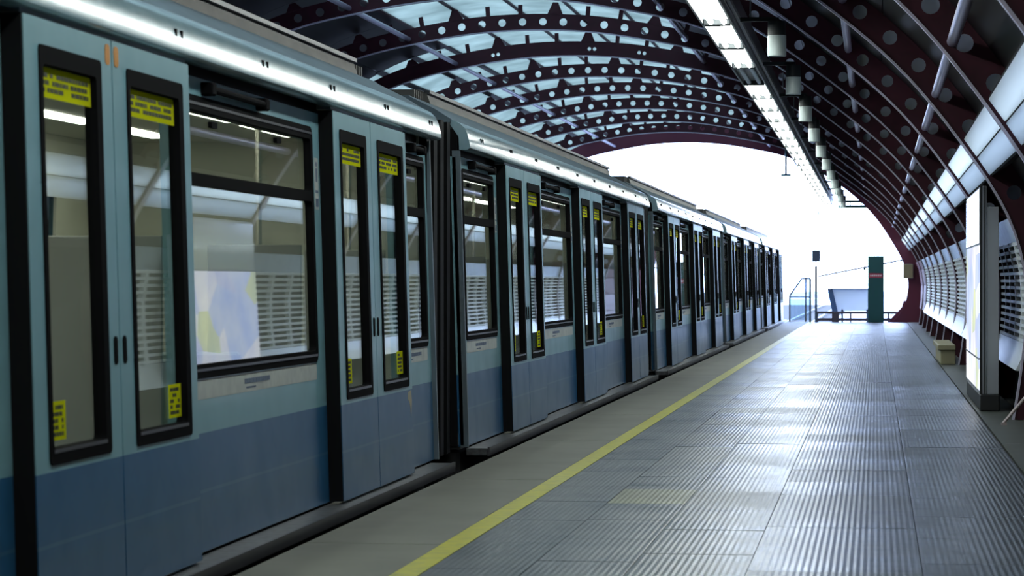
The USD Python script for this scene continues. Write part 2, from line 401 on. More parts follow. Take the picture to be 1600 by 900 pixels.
for k, y in enumerate(ribs_y):
    lab = f'dark red perforated arch rib of the vault, {ORD[k]}'
    if k == 0:
        t = thing('portal_arch', 'wide solid dark red arch framing the bright far opening, with a flared foot', 'arch', (CX, y, 0), 'red arch ribs of the vault')
        ec = np.vstack([ctl_end[:0:-1] * [-1, 1], ctl_end])
        es = CubicSpline(np.r_[0, np.cumsum(np.hypot(*np.diff(ec, axis=0).T))], ec)
        q = es(np.linspace(0, es.x[-1], 161)) + [CX, CAM_Z]
        ts = np.linspace(-TMAX, TMAX, 121)
        part('web', extrude_y(sg.Polygon(np.vstack([q, prof(ts, skin_off(ts) + .05)[::-1]])).buffer(0), y - .02, y + .02), 'portal_red', t)
        part('flange', extrude_y(sg.LineString(q).buffer(.012), y + .021, y + .12), 'portal_red', t)
        a = [px(u, v, RIB0 + .15) for u, v in ((1412, 470), (1409, 480), (1401, 489), (1394, 496), (1388, 504), (1452, 504), (1452, 470))]
        part('foot', extrude_y(sg.Polygon(a), y + .122, y + .40), 'portal_red', t)
    elif k == 6:
        make_rib('dark red arch rib without the row of round holes, crossing the skylight', y, False)
    elif first is None:
        first = make_rib(lab, y, True)
    else:
        copy(first, (CX, y, 0), lab)

# long steel tubes running through the ribs, in segments
for dxz, lab in (((.54, 1.70 + CAM_Z), 'long steel roof tube just above the pale cladding on the platform side'),
                 ((-.30, 2.57 + CAM_Z), 'long steel roof tube between the hanging cylinder lamps and the cladding'),
                 ((-3.25, 4.2 + CAM_Z), 'long steel roof tube beside the light line, at the skylight edge'),
                 ((-8.05, 4.22 + CAM_Z), 'long steel roof tube above the train, at the skylight edge')):
    t = thing('roof_tube', lab, 'tube', (dxz[0], 44, dxz[1]), 'steel tubes along the vault')
    for y0, y1 in bays:
        part('tube_segment', rod((dxz[0], y0 + .012, dxz[1]), (dxz[0], y1 - .012, dxz[1]), .042, 12), 'tube_steel', t, smooth=40)

# ------------------------------------------------------------------ right wall (structure)
wall = thing('wall_right', 'white horizontal-slat grille wall with pale panels curving with the vault', 'wall', kind='structure')
W0 = 23.6
zt = lambda z: t_at_z(z + CAM_Z, .06)
T = {k: zt(v) for k, v in dict(p0=.60, g0=.36, g1=-.55, s1=-.82).items()}
part('dark_band', band(t_c2 - .1, T['p0'] + .1, ribs_y[-1], RIB0, 0, .03), 'roof_dark', wall)
wb = [b for b in bays if b[1] > W0 and b[1] < 70]
for y0, y1 in bays[:2]:      # the last bays before the opening are closed with plain red sheet
    for a, b in ((T['p0'], T['g0']), (T['g0'], (T['g0'] + T['g1']) / 2), ((T['g0'] + T['g1']) / 2, T['g1']), (T['g1'], T['s1'])):
        part('red_sheet', band(a + .005, b - .005, y0 + .04, y1 - .04, -.02, .03, off=wall_off), 'portal_red', wall)
rows = np.linspace(T['g0'], T['g1'], 14)
for y0, y1 in wb:
    y0 = max(y0, W0)
    part('upper_panel', band(T['p0'] + .005, T['g0'] - .01, y0 + .04, y1 - .04, -.02, .03, off=wall_off), 'cladding', wall)
    part('grille_back', band(T['g0'], T['g1'], y0, y1, .08, .02, off=wall_off), 'grille_back', wall)
    for t in rows:
        part('grille_slat', band(t - .015, t + .015, y0 + .04, y1 - .04, -.03, .022, 2, off=wall_off), 'grille_white', wall)
    for q in range(5):
        yy = y0 + .04 + (y1 - y0 - .08) * q / 5
        part('grille_post', band(T['g0'] - .02, T['g1'] + .02, yy, yy + .12, -.028, .05, off=wall_off), 'grille_white', wall)
    # rounded white skirt that curls in below the grille
    ts = np.linspace(T['g1'] + .02, T['s1'], 6)
    off = wall_off(ts) - .03 - .06 * np.linspace(0, 1, 6) ** 1.5
    part('skirt_panel', extrude_y(sg.Polygon(np.vstack([prof(ts, off), prof(ts, off + .03)[::-1]])), y0 + .04, y1 - .04), 'skirt_white', wall, smooth=40)
part('base_wall', band(T['s1'] - .1, TMAX, W0, RIB0, 0, .03), 'pit_dark', wall)
part('grille_end', [band(T['p0'], TMAX, W0 - .03, W0, -.02, .1)], 'roof_dark', wall)
wl = thing('wall_left', 'dark lower part of the vault behind the train', 'wall', kind='structure')
part('dark_band', band(-TMAX, -t_c2, ribs_y[-1], RIB0, 0, .03), 'roof_dark', wl)
solo('wall_back_added', box(CX - 7.6, 3.0, Y_BACK - .1, Y_BACK, -1.2, 6.2), 'liner_dark', 'unseen dark wall added behind the viewer to keep out stray light', 'wall', kind='structure')  # added out of view so sky light does not flood in from behind
solo('wall_side', [box(2.6, 2.7, Y_BACK, W0, -.1, 3.2), box(1.5, 2.6, W0 - .06, W0 - .03, -.1, 3.2), box(1.42, 2.7, Y_BACK, W0, 1.9, 2.0)], 'liner_dark', 'dark recess wall beside the near end of the platform', 'wall', kind='structure')

# ------------------------------------------------------------------ platform (structure)
EDGE, YL0, YL1, XR = -2.69, -2.045, -1.925, 0.95
floor = thing('floor', 'studded grey platform floor with a yellow safety line along the track edge', 'floor', kind='structure')
part('platform_slab', [box(EDGE, 1.05, Y_BACK, RIB0, -1.1, -.03), box(1.05, 2.7, Y_BACK, W0 + 57, -1.1, -.03)], 'pit_dark', floor)
for y0 in np.arange(-12, 79, 4.0):
    y1 = min(y0 + 4.0, RIB0)
    part('edge_slab', box(EDGE - .015, YL0 - .002, y0 + .004, y1 - .004, -.12, 0, .006), 'concrete', floor)
    part('border_slab', box(XR + .012, 1.35 if y0 > 22 else 2.6, y0 + .003, y1 - .003, -.03, .004), 'border_tile', floor)
part('yellow_line', box(YL0, YL1, Y_BACK, RIB0, -.03, .001), 'yellow_line', floor, label='worn yellow safety line')
cols = [YL1 + .002, -1.5, -1.06, -.55, .2, XR]
for c in range(5):
    y = -12 + (c * .37) % 1.0
    while y < RIB0:
        ln = (1.0 if c % 2 else 1.15) if y < 32 else 6.0
        y1 = min(y + ln, RIB0)
        z = rng.uniform(-.0008, .0008)
        m = rng.choice(['floor_tile_a', 'floor_tile_a', 'floor_tile_b', 'floor_tile_c'])
        if y > 31:
            m = 'floor_tile_far'
        if c == 1 and abs(y - 14.6) < .5:
            m = 'floor_tile_yellowed'
        tl = box(cols[c] + .0018, cols[c + 1] - .0018, y + .0016, y1 - .0016, -.028, z)
        v = np.array(tl.vertices); top = v[:, 2] > -.01     # each tile a hair out of level
        v[top, 2] += (v[top, 0] - (cols[c] + cols[c + 1]) / 2) * rng.uniform(-.0012, .0012) + (v[top, 1] - (y + y1) / 2) * rng.uniform(-.0006, .0006) * (1 if y < 32 else .2)
        tl.vertices = v
        part('floor_tile', tl, m, floor)
        y = y1
solo('track_bed', [box(-11.6, EDGE, Y_BACK, 260, -1.3, -1.1)], 'pit_dark', 'dark track bed below the platform edge', 'track bed', kind='structure')
solo('platform_opposite', [box(CX * 2 - 1.2, CX * 2 - EDGE, Y_BACK, RIB0, -1.1, 0)], 'concrete', 'opposite platform hidden behind the train', 'platform', kind='structure')
for x in (-3.45, -4.89):
    part_label = 'running rail under the train on the platform side' if x > -4 else 'running rail under the train on the far side'
    solo('rail', box(x - .05, x + .05, Y_BACK, 250, -1.1, -.95, .01), 'ledge_metal', part_label, 'rail')

# ------------------------------------------------------------------ the train
LEAN = 0.03
XD = lambda z: -2.87 - LEAN * (z - .05)
def side_plate(poly, out, thick, flip=False):
    """polygon in (y, z): a plate whose outer face is out metres inside the door face; follows the lean of the body side"""
    m = trimesh.creation.extrude_polygon(poly, thick, engine='earcut')
    v = np.array(m.vertices)
    x = XD(v[:, 1]) - out - thick + v[:, 2]
    if flip:
        x = -8.34 - x
    m.vertices = np.c_[x, v[:, 0], v[:, 1]]
    if flip:
        m.invert()
    return m
CAR_L, PIT = 14.95, 16.2
def bars_marks(y0, y1, z0, z1, rows, out, seed, fill=.85):
    r = random.Random(seed)
    ms, dz = [], (z1 - z0) / rows
    for i in range(rows):
        y = y0
        while y < y1 - .01:
            w = r.uniform(.015, .05)
            if r.random() < fill:
                ms.append(side_plate(sg.box(y, z0 + dz * (i + .2), min(y + w, y1), z0 + dz * (i + .8)), out, .0015))
            y += w + .008
    return ms

def door_leaf(car, y0, y1, left, seed, orange=False, peel=False):
    gap = .007
    a0, a1 = (y0, y1 - gap) if left else (y0 + gap, y1)
    m0, m1 = (.16, .16) if left else (.19, .13)
    w = (a0 + m0, a1 - m1, .61, 2.08)
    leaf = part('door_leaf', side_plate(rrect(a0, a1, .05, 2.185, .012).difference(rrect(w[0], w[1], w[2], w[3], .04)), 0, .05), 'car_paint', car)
    part('window_frame', side_plate(rrect(w[0] - .012, w[1] + .012, w[2] - .012, w[3] + .012, .022).difference(rrect(w[0] + .028, w[1] - .055, w[2] + .045, w[3] - .055, .02)), -.006, .05), 'frame_dark', leaf)
    part('window_sill', side_plate(sg.box(w[0] + .03, w[2] + .03, w[1] - .05, w[2] + .043), -.008, .03), 'frame_metal', leaf)
    part('window_pane', side_plate(rrect(w[0] + .03, w[1] - .05, w[2] + .045, w[3] - .055, .03), .02, .006), 'car_glass', leaf)
    part('warning_sticker', side_plate(sg.box(w[0] + .035, w[3] - .17, w[1] - .055, w[3] - .06), .0185, .001), 'yellow_sticker', leaf)
    part('sticker_print', bars_marks(w[0] + .06, w[1] - .09, w[3] - .155, w[3] - .075, 3, .017, seed), 'sticker_ink', leaf)
    s0 = w[0] + .05 if left else w[1] - .26
    part('notice_sticker', side_plate(sg.box(s0, w[2] + .07, s0 + .19, w[2] + .21), .0185, .001), 'yellow_sticker', leaf)
    part('sticker_print', bars_marks(s0 + .02, s0 + .16, w[2] + .08, w[2] + .2, 5, .017, seed + 9), 'sticker_ink', leaf)
    ph = a1 - .075 if left else a0 + .03
    part('door_pull', side_plate(rrect(ph, ph + .045, .93, 1.04, .02), -.004, .01), 'frame_dark', leaf)
    part('edge_seal', side_plate(sg.box(*( (a0 - .014, .05, a0, 2.185) if left else (a1, .05, a1 + .014, 2.185) )), .004, .075), 'black_rubber', leaf)
    if orange:
        o = a1 - .08 if left else a0 + .02
        part('tape_mark', side_plate(rrect(o, o + .06, 2.085, 2.165, .02), -.002, .003), 'orange_mark', leaf)
    if peel:
        pg = sg.Polygon([(a1 - .16, .56), (a1 - .05, .57), (a1 - .03, .50), (a1 - .07, .40), (a1 - .09, .47), (a1 - .12, .50), (a1 - .17, .52)])
        part('paint_chip', side_plate(pg, -.001, .002), 'peel_beige', leaf)

def side_panel(car, y0, y1, wy0, wy1, seed, rail=True):
    win = (wy0, wy1, .83, 2.07)
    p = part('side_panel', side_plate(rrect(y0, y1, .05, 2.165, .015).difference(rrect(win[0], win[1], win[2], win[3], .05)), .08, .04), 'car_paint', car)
    fr = rrect(win[0] - .012, win[1] + .012, win[2] - .012, win[3] + .012, .055)
    up_, lo = rrect(win[0] + .04, win[1] - .04, 1.735, win[3] - .055, .03), rrect(win[0] + .04, win[1] - .04, win[2] + .05, 1.68, .03)
    part('window_frame', side_plate(fr.difference(up_).difference(lo), .072, .04), 'frame_dark', p)
    part('frame_trim', [side_plate(sg.box(win[0] + .02, win[3] - .03, win[1] - .02, win[3] - .018), .068, .01), side_plate(sg.box(win[0] + .02, win[2] + .02, win[1] - .02, win[2] + .032), .068, .01)], 'frame_metal', p)
    part('window_pane', side_plate(rrect(win[0] + .035, win[1] - .035, 1.73, win[3] - .05, .03), .10, .006), 'car_glass', p)
    part('window_pane', side_plate(rrect(win[0] + .035, win[1] - .035, win[2] + .045, 1.685, .03), .092, .006), 'car_glass', p)
    n = 2 if wy1 - wy0 > 1.2 else 1
    for i in range(n):
        c = wy0 + (wy1 - wy0) * (i + .5 - (.25 if n == 2 else 0) + .0) / n + (.25 if n == 2 else 0)
        part('window_catch', side_plate(rrect(c - .05, c + .05, 1.955, 1.985, .01), .085, .02), 'frame_dark', p)
    if wy1 - wy0 > .5:
        part('notice_strip', side_plate(rrect(wy0 + .02, wy1 - .02, .725, .812, .02), .0785, .002), 'notice_white', p)
        c = (wy0 + wy1) / 2 - .1
        part('notice_print', bars_marks(c - .22, c + .30, .757, .795, 1, .077, seed, 1) + bars_marks(c - .22, c + .0, .738, .752, 1, .077, seed + 3, .9), 'notice_ink', p)
    if rail and wy1 - wy0 > .9:
        r0, r1 = wy0 + .35, wy0 + .35 + min(1.05, wy1 - wy0 - .5)
        xr = XD(2.115) - .045
        part('guide_rail', [rod((xr, r0, 2.12), (xr, r1, 2.12), .018, 10), box(xr - .05, xr + .02, r0 - .03, r0 + .05, 2.09, 2.15, .008), box(xr - .05, xr + .02, r1 - .05, r1 + .03, 2.09, 2.15, .008)], 'frame_dark', p)

def build_car(car, y, doors, seed, special=False):
    """doors: where the leaf pairs start, from the car's near end"""
    DW = 2.16
    yA, yB = y, y + CAR_L
    cur = yA
    for i, d in enumerate(doors):
        d0 = y + d
        w0, w1 = (cur + .24, d0 - .22)
        side_panel(car, cur, d0 + .06, w0, w1, seed + i)
        # passenger pictogram plate beside the next door
        if d0 - cur > 1.2:
            sgn = part('pictogram_plate', side_plate(sg.box(d0 - .155, 1.64, d0 - .06, 1.92), .0785, .002), 'notice_white', car)
            part('pictogram', [side_plate(sg.Point(d0 - .107, 1.885).buffer(.014), .077, .0015), side_plate(rrect(d0 - .125, d0 - .09, 1.79, 1.865, .008), .077, .0015),
                               side_plate(sg.box(d0 - .14, 1.655, d0 - .075, 1.70), .077, .0015), side_plate(sg.box(d0 - .14, 1.73, d0 - .075, 1.745), .077, .0015)], 'notice_ink', sgn)
        mid = d0 + DW * .48
        door_leaf(car, d0, mid, True, seed * 7 + i, orange=special and i == 1)
        door_leaf(car, mid, d0 + DW, False, seed * 7 + i + 50, orange=special and i == 1, peel=special and i == 2)
        part('door_header', side_plate(sg.box(d0, 2.19, d0 + DW, 2.24), .012, .08), 'car_roof', car)
        cur = d0 + DW - .06
    w0, w1 = cur + .2, yB - .16
    if w1 - w0 < .2:
        w0, w1 = cur + .16, yB - .1
    side_panel(car, cur, yB - .03, w0, w1, seed + 9)
    part('corner_pillar', side_plate(sg.box(yB - .03, .05, yB, 2.2), .05, .06), 'car_roof', car)
    part('corner_pillar', side_plate(sg.box(yA, .05, yA + .025, 2.2), .045, .06), 'car_roof', car)
    # dark door track behind the panels' top edge
    part('door_track', side_plate(sg.box(yA, 2.15, yB, 2.25), .13, .05), 'black_rubber', car)
    # cant rail: the rounded shoulder between side and roof
    cant = np.array([(-2.985, 2.205), (-2.925, 2.205), (-2.905, 2.218), (-2.905, 2.232), (-2.914, 2.275), (-2.926, 2.32), (-2.944, 2.36), (-2.98, 2.395), (-3.04, 2.425), (-3.06, 2.40), (-2.99, 2.30)])
    part('cant_rail', extrude_y(sg.Polygon(cant), yA, yB), 'cant_paint', car, smooth=35)
    for q in np.arange(yA + .6, yB - .3, 1.55):
        for dq in (0, .09):
            part('drain_slot', box(-2.945, -2.915, q + dq, q + dq + .022, 2.285, 2.315), 'frame_dark', car)
    roof = [(-3.04, 2.425), (-3.16, 2.50), (-3.34, 2.59), (-3.36, 2.605), (-4.98, 2.605), (-5.0, 2.59), (-5.18, 2.48), (-5.40, 2.34), (-5.46, 2.2), (-5.42, 2.2), (-5.36, 2.32), (-5.15, 2.40), (-4.9, 2.47), (-3.44, 2.47), (-3.2, 2.40), (-3.06, 2.36)]
    part('roof', extrude_y(sg.Polygon(roof).buffer(0), yA, yB), 'car_roof', car, smooth=35)
    u0, u1 = yA + 1.0, yB - .55
    part('roof_unit', extrude_y(sg.Polygon([(-3.37, 2.606), (-3.40, 2.69), (-3.46, 2.72), (-4.88, 2.72), (-4.94, 2.69), (-4.97, 2.606)]), u0, u1), 'roof_unit', car)
    part('roof_unit_rail', box(-3.42, -3.375, u0, u1, 2.69, 2.715), 'frame_metal', car)
    for e0 in (u0 - .42, u1 + .02):
        for i in range(5):
            part('roof_louver', box(-4.9, -3.42, e0 + i * .085, e0 + i * .085 + .035, 2.606, 2.69), 'roof_unit', car)
    # ledge, underframe
    led = part('door_step', box(-2.96, -2.80, yA + .15, yB - .15, -.02, .035, .006), 'ledge_metal', car)
    part('step_lip', box(-2.80, -2.785, yA + .15, yB - .15, -.02, .042), 'frame_metal', led)
    part('underframe', box(-5.35, -3.0, yA + .1, yB - .1, -.75, .03, .03), 'underframe', car)
    # far side
    win = [rrect(yA + .7 + i * 1.75, yA + 1.75 + i * 1.75, .95, 1.85, .06) for i in range(8)]
    from shapely import union_all
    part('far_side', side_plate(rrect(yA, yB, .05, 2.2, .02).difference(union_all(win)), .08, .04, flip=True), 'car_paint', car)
    part('far_window', [side_plate(w, .10, .006, flip=True) for w in win], 'car_glass', car)
    part('far_lining', side_plate(rrect(yA + .05, yB - .05, .06, 2.2, .02).difference(union_all([w.buffer(-.05) for w in win])), .125, .02, flip=True), 'car_inner', car)
    # interior
    part('car_floor', box(-5.32, -2.99, yA + .05, yB - .05, .03, .06), 'car_floor', car)
    part('car_ceiling', box(-5.25, -3.12, yA + .05, yB - .05, 2.20, 2.24), 'car_inner', car)
    part('ceiling_cove', [extrude_y(sg.Polygon([(-3.10, 2.02), (-3.12, 2.2), (-3.45, 2.2)]), yA + .05, yB - .05)], 'car_inner', car)
    for x in (-3.72, -4.62):
        for q in np.arange(yA + .5, yB - 1.2, 1.55):
            part('ceiling_light', box(x - .07, x + .07, q, q + 1.25, 2.186, 2.2), 'car_light', car)
    for w in (box(-5.3, -3.05, yB - .09, yB - .05, .05, 2.3), box(-5.3, -4.75, yA + .05, yA + .09, .05, 2.3), box(-3.6, -3.05, yA + .05, yA + .09, .05, 2.3), box(-4.75, -3.6, yA + .05, yA + .09, 1.95, 2.3)):
        part('end_wall', w, 'car_inner', car)
    for i, d in enumerate(list(doors)):
        d0 = y + d
        for q, x in ((d0 - .12, -3.32), (d0 + DW + .12, -3.32), (d0 + DW / 2, -4.17)):
            part('grab_pole', rod((x, q, .06), (x, q, 2.2), .018, 10), 'pole_steel', car)
        for q in (d0 - .14, d0 + DW + .1):
            part('draught_screen', box(-3.6, -3.08, q, q + .025, .06, 1.45, .004), 'seat_grey', car)
    r = random.Random(seed)
    ends = [y + d for d in doors] + [yB]
    prev = yA
    for i, e in enumerate(ends):
        q = prev + .3
        while q + .9 < e - .1 and q > yA:
            for x in (-3.35, -5.02):
                part('seat', [box(x - .22, x + .22, q, q + .42, .42, .48, .015), box(x - .22, x + .22, q + .36, q + .42, .48, .9, .015)], 'seat_fabric', car)
            q += 1.0
        prev = e + DW
    for e0 in (yA + .002, yB - .04):
        part('end_frame', box(-5.36, -3.0, e0, e0 + .036, .06, 2.36), 'black_rubber', car)
    # bellows to the car before
    if special is False:
        bl = []
        for i in range(9):
            a = yA - 1.22 + i * .136
            o = .03 if i % 2 else 0
            bl.append(box(-5.22 - o, -3.06 + o, a, a + .137, .02, 2.36 + o))
        part('gangway_bellows', bl, 'black_rubber', car)

CY1 = 17.07 - CAR_L
c1 = thing('metro_car', 'nearest blue metro car, cut off by the left edge, orange tape on its first doors', 'train car', (-4.17, CY1 + CAR_L / 2, 0), 'cars of the blue metro train')
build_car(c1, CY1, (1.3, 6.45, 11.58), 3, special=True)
CY2 = 18.3
c2 = thing('metro_car', 'second blue metro car, right after the first black gangway, three yellow-stickered doors', 'train car', (-4.17, CY2 + CAR_L / 2, 0), 'cars of the blue metro train')
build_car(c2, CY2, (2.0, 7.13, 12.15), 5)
for i, w in enumerate(('third blue metro car, beyond the second gangway, reflecting bright sky', 'fourth blue metro car, next to last towards the far opening', 'last blue metro car, its end at the bright far opening')):
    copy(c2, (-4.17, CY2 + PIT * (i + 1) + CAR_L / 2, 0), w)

# ------------------------------------------------------------------ fluorescent light line and duct
LX0, LX1, LZ = -1.60, -1.36, CAM_Z + 2.45
duct = thing('cable_duct', 'long dark box duct carrying the fluorescent light line', 'duct', (-1.42, 50, LZ + .05))
part('duct_body', box(-1.63, -1.34, -8, 82.5, LZ + .06, LZ + .36, .01), 'duct_dark', duct)
part('duct_rail', box(-1.34, -1.31, -8, 82.5, LZ + .10, LZ + .14), 'tray_grey', duct)
for y in ribs_y[1:-1]:
    for x in (-1.6, -1.38):
        tz = float(np.interp(x, prof(T_DENSE, 0)[:, 0][600:1000], prof(T_DENSE, 0)[:, 1][600:1000]))
        part('hanger_rod', rod((x, y, LZ + .36), (x, y, tz - .012), .009, 6), 'rod_grey', duct)
starts = [12.0 + 2.48 * k for k in range(-8, 29)]
def light_unit(name, y, label, lit):
    t = thing(name, label, 'light fixture', (-1.48, y + 1.2, LZ), 'fluorescent units of the light line')
    part('housing', [box(LX0 - .04, LX1 + .02, y, y + 2.4, LZ + .035, LZ + .058), box(LX0 - .04, LX0 - .02, y, y + 2.4, LZ - .005, LZ + .035), box(LX1 , LX1 + .02, y, y + 2.4, LZ - .005, LZ + .035)], 'tray_grey', t)
    for x in (-1.545, -1.42):
        part('tube', rod((x, y + .05, LZ + .008), (x, y + 2.35, LZ + .008), .026, 12), 'tube_glow' if lit else 'lamp_shell', t, smooth=40)
    for q in (y, y + 2.37):
        part('end_cap', box(LX0 - .015, LX1 - .005, q, q + .03, LZ - .018, LZ + .034, .004), 'lamp_cap' if int(y) % 2 else 'tray_grey', t)
    if lit:
        part('diffuser', [box(-1.50, -1.465, y + .06, y + 2.34, LZ + .028, LZ + .034)], 'tube_glow', t)
    return t
ORDW = 'first second third fourth fifth sixth seventh eighth ninth tenth eleventh twelfth thirteenth fourteenth fifteenth sixteenth seventeenth eighteenth nineteenth twentieth twenty-first twenty-second twenty-third twenty-fourth twenty-fifth twenty-sixth twenty-seventh twenty-eighth twenty-ninth thirtieth thirty-first thirty-second thirty-third thirty-fourth thirty-fifth thirty-sixth'.split()
protoL = None
N_OFF = 8 + int((29.4 - 12) / 2.48)
for k, y in enumerate(starts):
    if k == N_OFF:
        light_unit('dark_light_fixture', y, 'the one unlit grey fixture interrupting the bright fluorescent light line', False)
        continue
    lab = f'lit fluorescent fixture under the dark duct, {ORDW[k - (k > N_OFF)]} from the near end'
    if protoL is None:
        protoL = light_unit('fluorescent_fixture', y, lab, True)
    else:
        copy(protoL, (-1.48, y + 1.2, LZ), lab)

# cylinder lamps right of the duct, one per bay
PZ = CAM_Z + 2.30
lampnames = ['nearest', 'second', 'third', 'fourth', 'fifth', 'sixth', 'seventh', 'eighth', 'ninth', 'tenth', 'eleventh', 'twelfth']
protoC = None
for k in range(12):
    y = 19.9 + 5.1 * k
    loc = (-.95, y, PZ - .11)
    lab = f'pale cylinder downlight hanging beside the dark duct, {lampnames[k]} from the viewer'
    if protoC is None:
        t = protoC = thing('cylinder_lamp', lab, 'lamp', loc, 'cylinder lamps beside the duct')
        part('shell', trimesh.creation.annulus(.082, .09, .2, sections=28, transform=trimesh.transformations.translation_matrix((loc[0], y, PZ - .01))), 'lamp_shell', t, smooth=40)
        cap = trimesh.creation.cylinder(radius=.088, height=.14, sections=28); cap.apply_translation((loc[0], y, PZ + .16))
        part('cap', cap, 'lamp_cap', t, smooth=40)
        disc = trimesh.creation.cylinder(radius=.082, height=.02, sections=28); disc.apply_translation((loc[0], y, PZ - .02))
        part('lens', disc, 'lamp_shell', t, smooth=40)
        part('arm', [box(-1.306, -.93, y - .02, y + .02, PZ + .23, PZ + .27), rod((loc[0], y, PZ + .2), (loc[0], y, PZ + .25), .03, 8)], 'lamp_cap', t)
    else:
        copy(protoC, loc, lab)

# ------------------------------------------------------------------ advertising panel by the right wall
TX0, TX1, TY0, TY1, TZ0, TZ1 = .985, 1.06, 25.0, 28.5, .165, 2.17
t = thing('advert_panel', 'long white lit advertising panel on a dark plinth by the right platform edge', 'advertising panel', ((TX0 + TX1) / 2, (TY0 + TY1) / 2, 0))
part('casing', box(TX0 + .012, TX1, TY0, TY1, TZ0, TZ1, .008), 'totem_grey', t)
part('end_trim', [box(TX0 + .05, TX0 + .06, TY0 - .006, TY0, TZ0, TZ1), box(TX0 + .008, TX0 + .03, TY0 - .008, TY0 + .002, TZ0, TZ1)], 'totem_base', t)
part('face_sheet', box(TX0, TX0 + .012, TY0 + .03, TY1 - .03, 1.62, TZ1 - .03), 'totem_white', t)
part('poster', box(TX0, TX0 + .012, TY0 + .03, TY1 - .03, TZ0 + .04, 1.60), 'poster', t, label='pale poster with yellow and blue patches')
part('face_rail', box(TX0 - .006, TX0 + .01, TY0 + .01, TY1 - .01, .50, .515), 'totem_grey', t)
part('post', box(TX1, TX1 + .115, TY0 + .01, TY0 + .26, TZ0, 1.97, .006), 'totem_grey', t)
part('plinth', box(TX0 + .01, TX1 + .12, TY0 - .02, TY1 + .1, .004, TZ0, .01), 'totem_base', t)

t = thing('leg_brace', 'thin slanted metal leg under the grille, right of the white advertising panel', 'brace', (1.2, 22.9, 0))
part('strut', rod((1.10, 22.62, .02), (1.30, 22.62, .26), .014, 8), 'leg_metal', t)
part('foot', box(1.08, 1.13, 22.59, 22.65, .004, .024), 'leg_metal', t)

t = thing('beige_block', 'beige block seat on the floor behind the white advertising panel', 'bench', (1.05, 40.6, 0))
part('seat_slab', box(.93, 1.19, 38.95, 42.3, .22, .30, .01), 'box_beige', t)
part('body', box(.97, 1.19, 39.0, 42.2, .004, .22, .01), 'box_beige', t)

# ------------------------------------------------------------------ far end of the platform
YE = 79.2
x0, z1 = px(1356, 400, YE); x1, _ = px(1381, 400, YE)
t = thing('green_totem', 'tall dark green sign pillar with a red band at the platform end', 'sign', ((x0 + x1) / 2, YE, 0))
part('pillar', box(x0, x1, YE - .1, YE + .1, 0.002, z1, .012), 'green_paint', t)
xa, za = px(1358, 434, YE); xb, zb = px(1379, 427, YE)
part('red_band', box(xa, xb, YE - .106, YE - .1, za, zb), 'sign_red', t)
part('band_print', [box(xa + .03 + i * .06, xa + .075 + i * .06, YE - .109, YE - .106, za + .045, zb - .045) for i in range(6)], 'sign_pale', t)

x, z = px(1275, 391, YE)
t = thing('signal_post', 'thin post with a small square dark signal box near the platform end', 'signal', (x, YE, 0))
part('post', box(x - .035, x + .035, YE - .03, YE + .03, 0.002, 1.72), 'navy_metal', t)
part('stem', rod((x, YE, 1.7), (x, YE, 1.9), .012, 8), 'navy_metal', t)
xa, za = px(1269, 409, YE); xb, zb = px(1281.5, 391, YE)
part('signal_box', box(xa, xb, YE - .08, YE + .08, za, zb, .01), 'navy_metal', t)

t = thing('glass_gate', 'clear glass end gate with a sloping top beside the last train car', 'gate', (-2.3, YE + .1, 0))
yg = YE + .2
P = [px(u, v, yg) for u, v in ((1234, 462), (1253, 435), (1266, 435))]
pane = sg.Polygon([(P[0][0], .06), P[0], P[1], P[2], (P[2][0], .06)])
part('glass_pane', extrude_y(pane, yg - .006, yg + .006), 'clear_glass', t)
fr = [rod((P[0][0], yg, 0.01), (P[0][0], yg, P[0][1]), .024), rod((P[0][0], yg, P[0][1]), (P[1][0], yg, P[1][1]), .024), rod((P[1][0], yg, P[1][1]), (P[2][0], yg, P[2][1]), .024)]
xm, zm = px(1259, 435, yg)
fr += [rod((xm, yg, .01), (xm, yg, zm), .024), rod((P[0][0], yg, .78), (P[2][0], yg, .78), .018)]
part('gate_frame', fr, 'rod_grey', t)
part('gate_post', box(P[2][0] - .03, P[2][0] + .03, yg - .03, yg + .03, .002, P[2][1]), 'navy_metal', t)

yb = YE + .9
t = thing('end_barrier', 'low dark two-bar barrier across the platform end', 'barrier', (-.6, yb, 0))
xa, xb = px(1276, 486, yb)[0], px(1406, 486, yb)[0]
for v0, v1 in ((484.5, 488), (494.5, 498.5)):
    part('bar', box(xa, xb, yb - .03, yb + .03, px(0, v1, yb)[1], px(0, v0, yb)[1]), 'wood_dark', t)
for u in (1277, 1308, 1329, 1388, 1404):
    xx = px(u, 480, yb)[0]
    part('bar_post', box(xx - .025, xx + .025, yb - .02, yb + .02, -.25, px(0, 486, yb)[1] - .001), 'wood_dark', t)
part('base_box', box(px(1300, 490, yb)[0], px(1311, 490, yb)[0], yb - .15, yb - .035, -.25, .3), 'wood_dark', t)

yc = YE + 1.6
q = [px(u, v, yc) for u, v in ((1297, 451.5), (1362, 451.5), (1362, 486), (1309, 486))]
t = thing('leaning_panel', 'pale blue slanted panel with a dark left edge behind the low barrier', 'panel', (-.7, yc, -.25))
part('sheet', extrude_y(sg.Polygon(q), yc, yc + .05), 'pale_panel', t)
e = [px(u, v, yc) for u, v in ((1293, 452), (1301, 452), (1312, 500), (1303, 500))]
part('edge_post', extrude_y(sg.Polygon(e), yc - .06, yc - .002), 'navy_metal', t)
a, b = px(1281, 450, yc), px(1362, 452, yc)
part('top_cap', box(a[0], b[0], yc - .08, yc + .08, b[1], b[1] + .03), 'navy_metal', t)
part('legs', [box(px(u, 480, yc)[0] - .03, px(u, 480, yc)[0] + .03, yc, yc + .05, -.3, q[2][1] + .05) for u in (1316, 1355)], 'navy_metal', t)

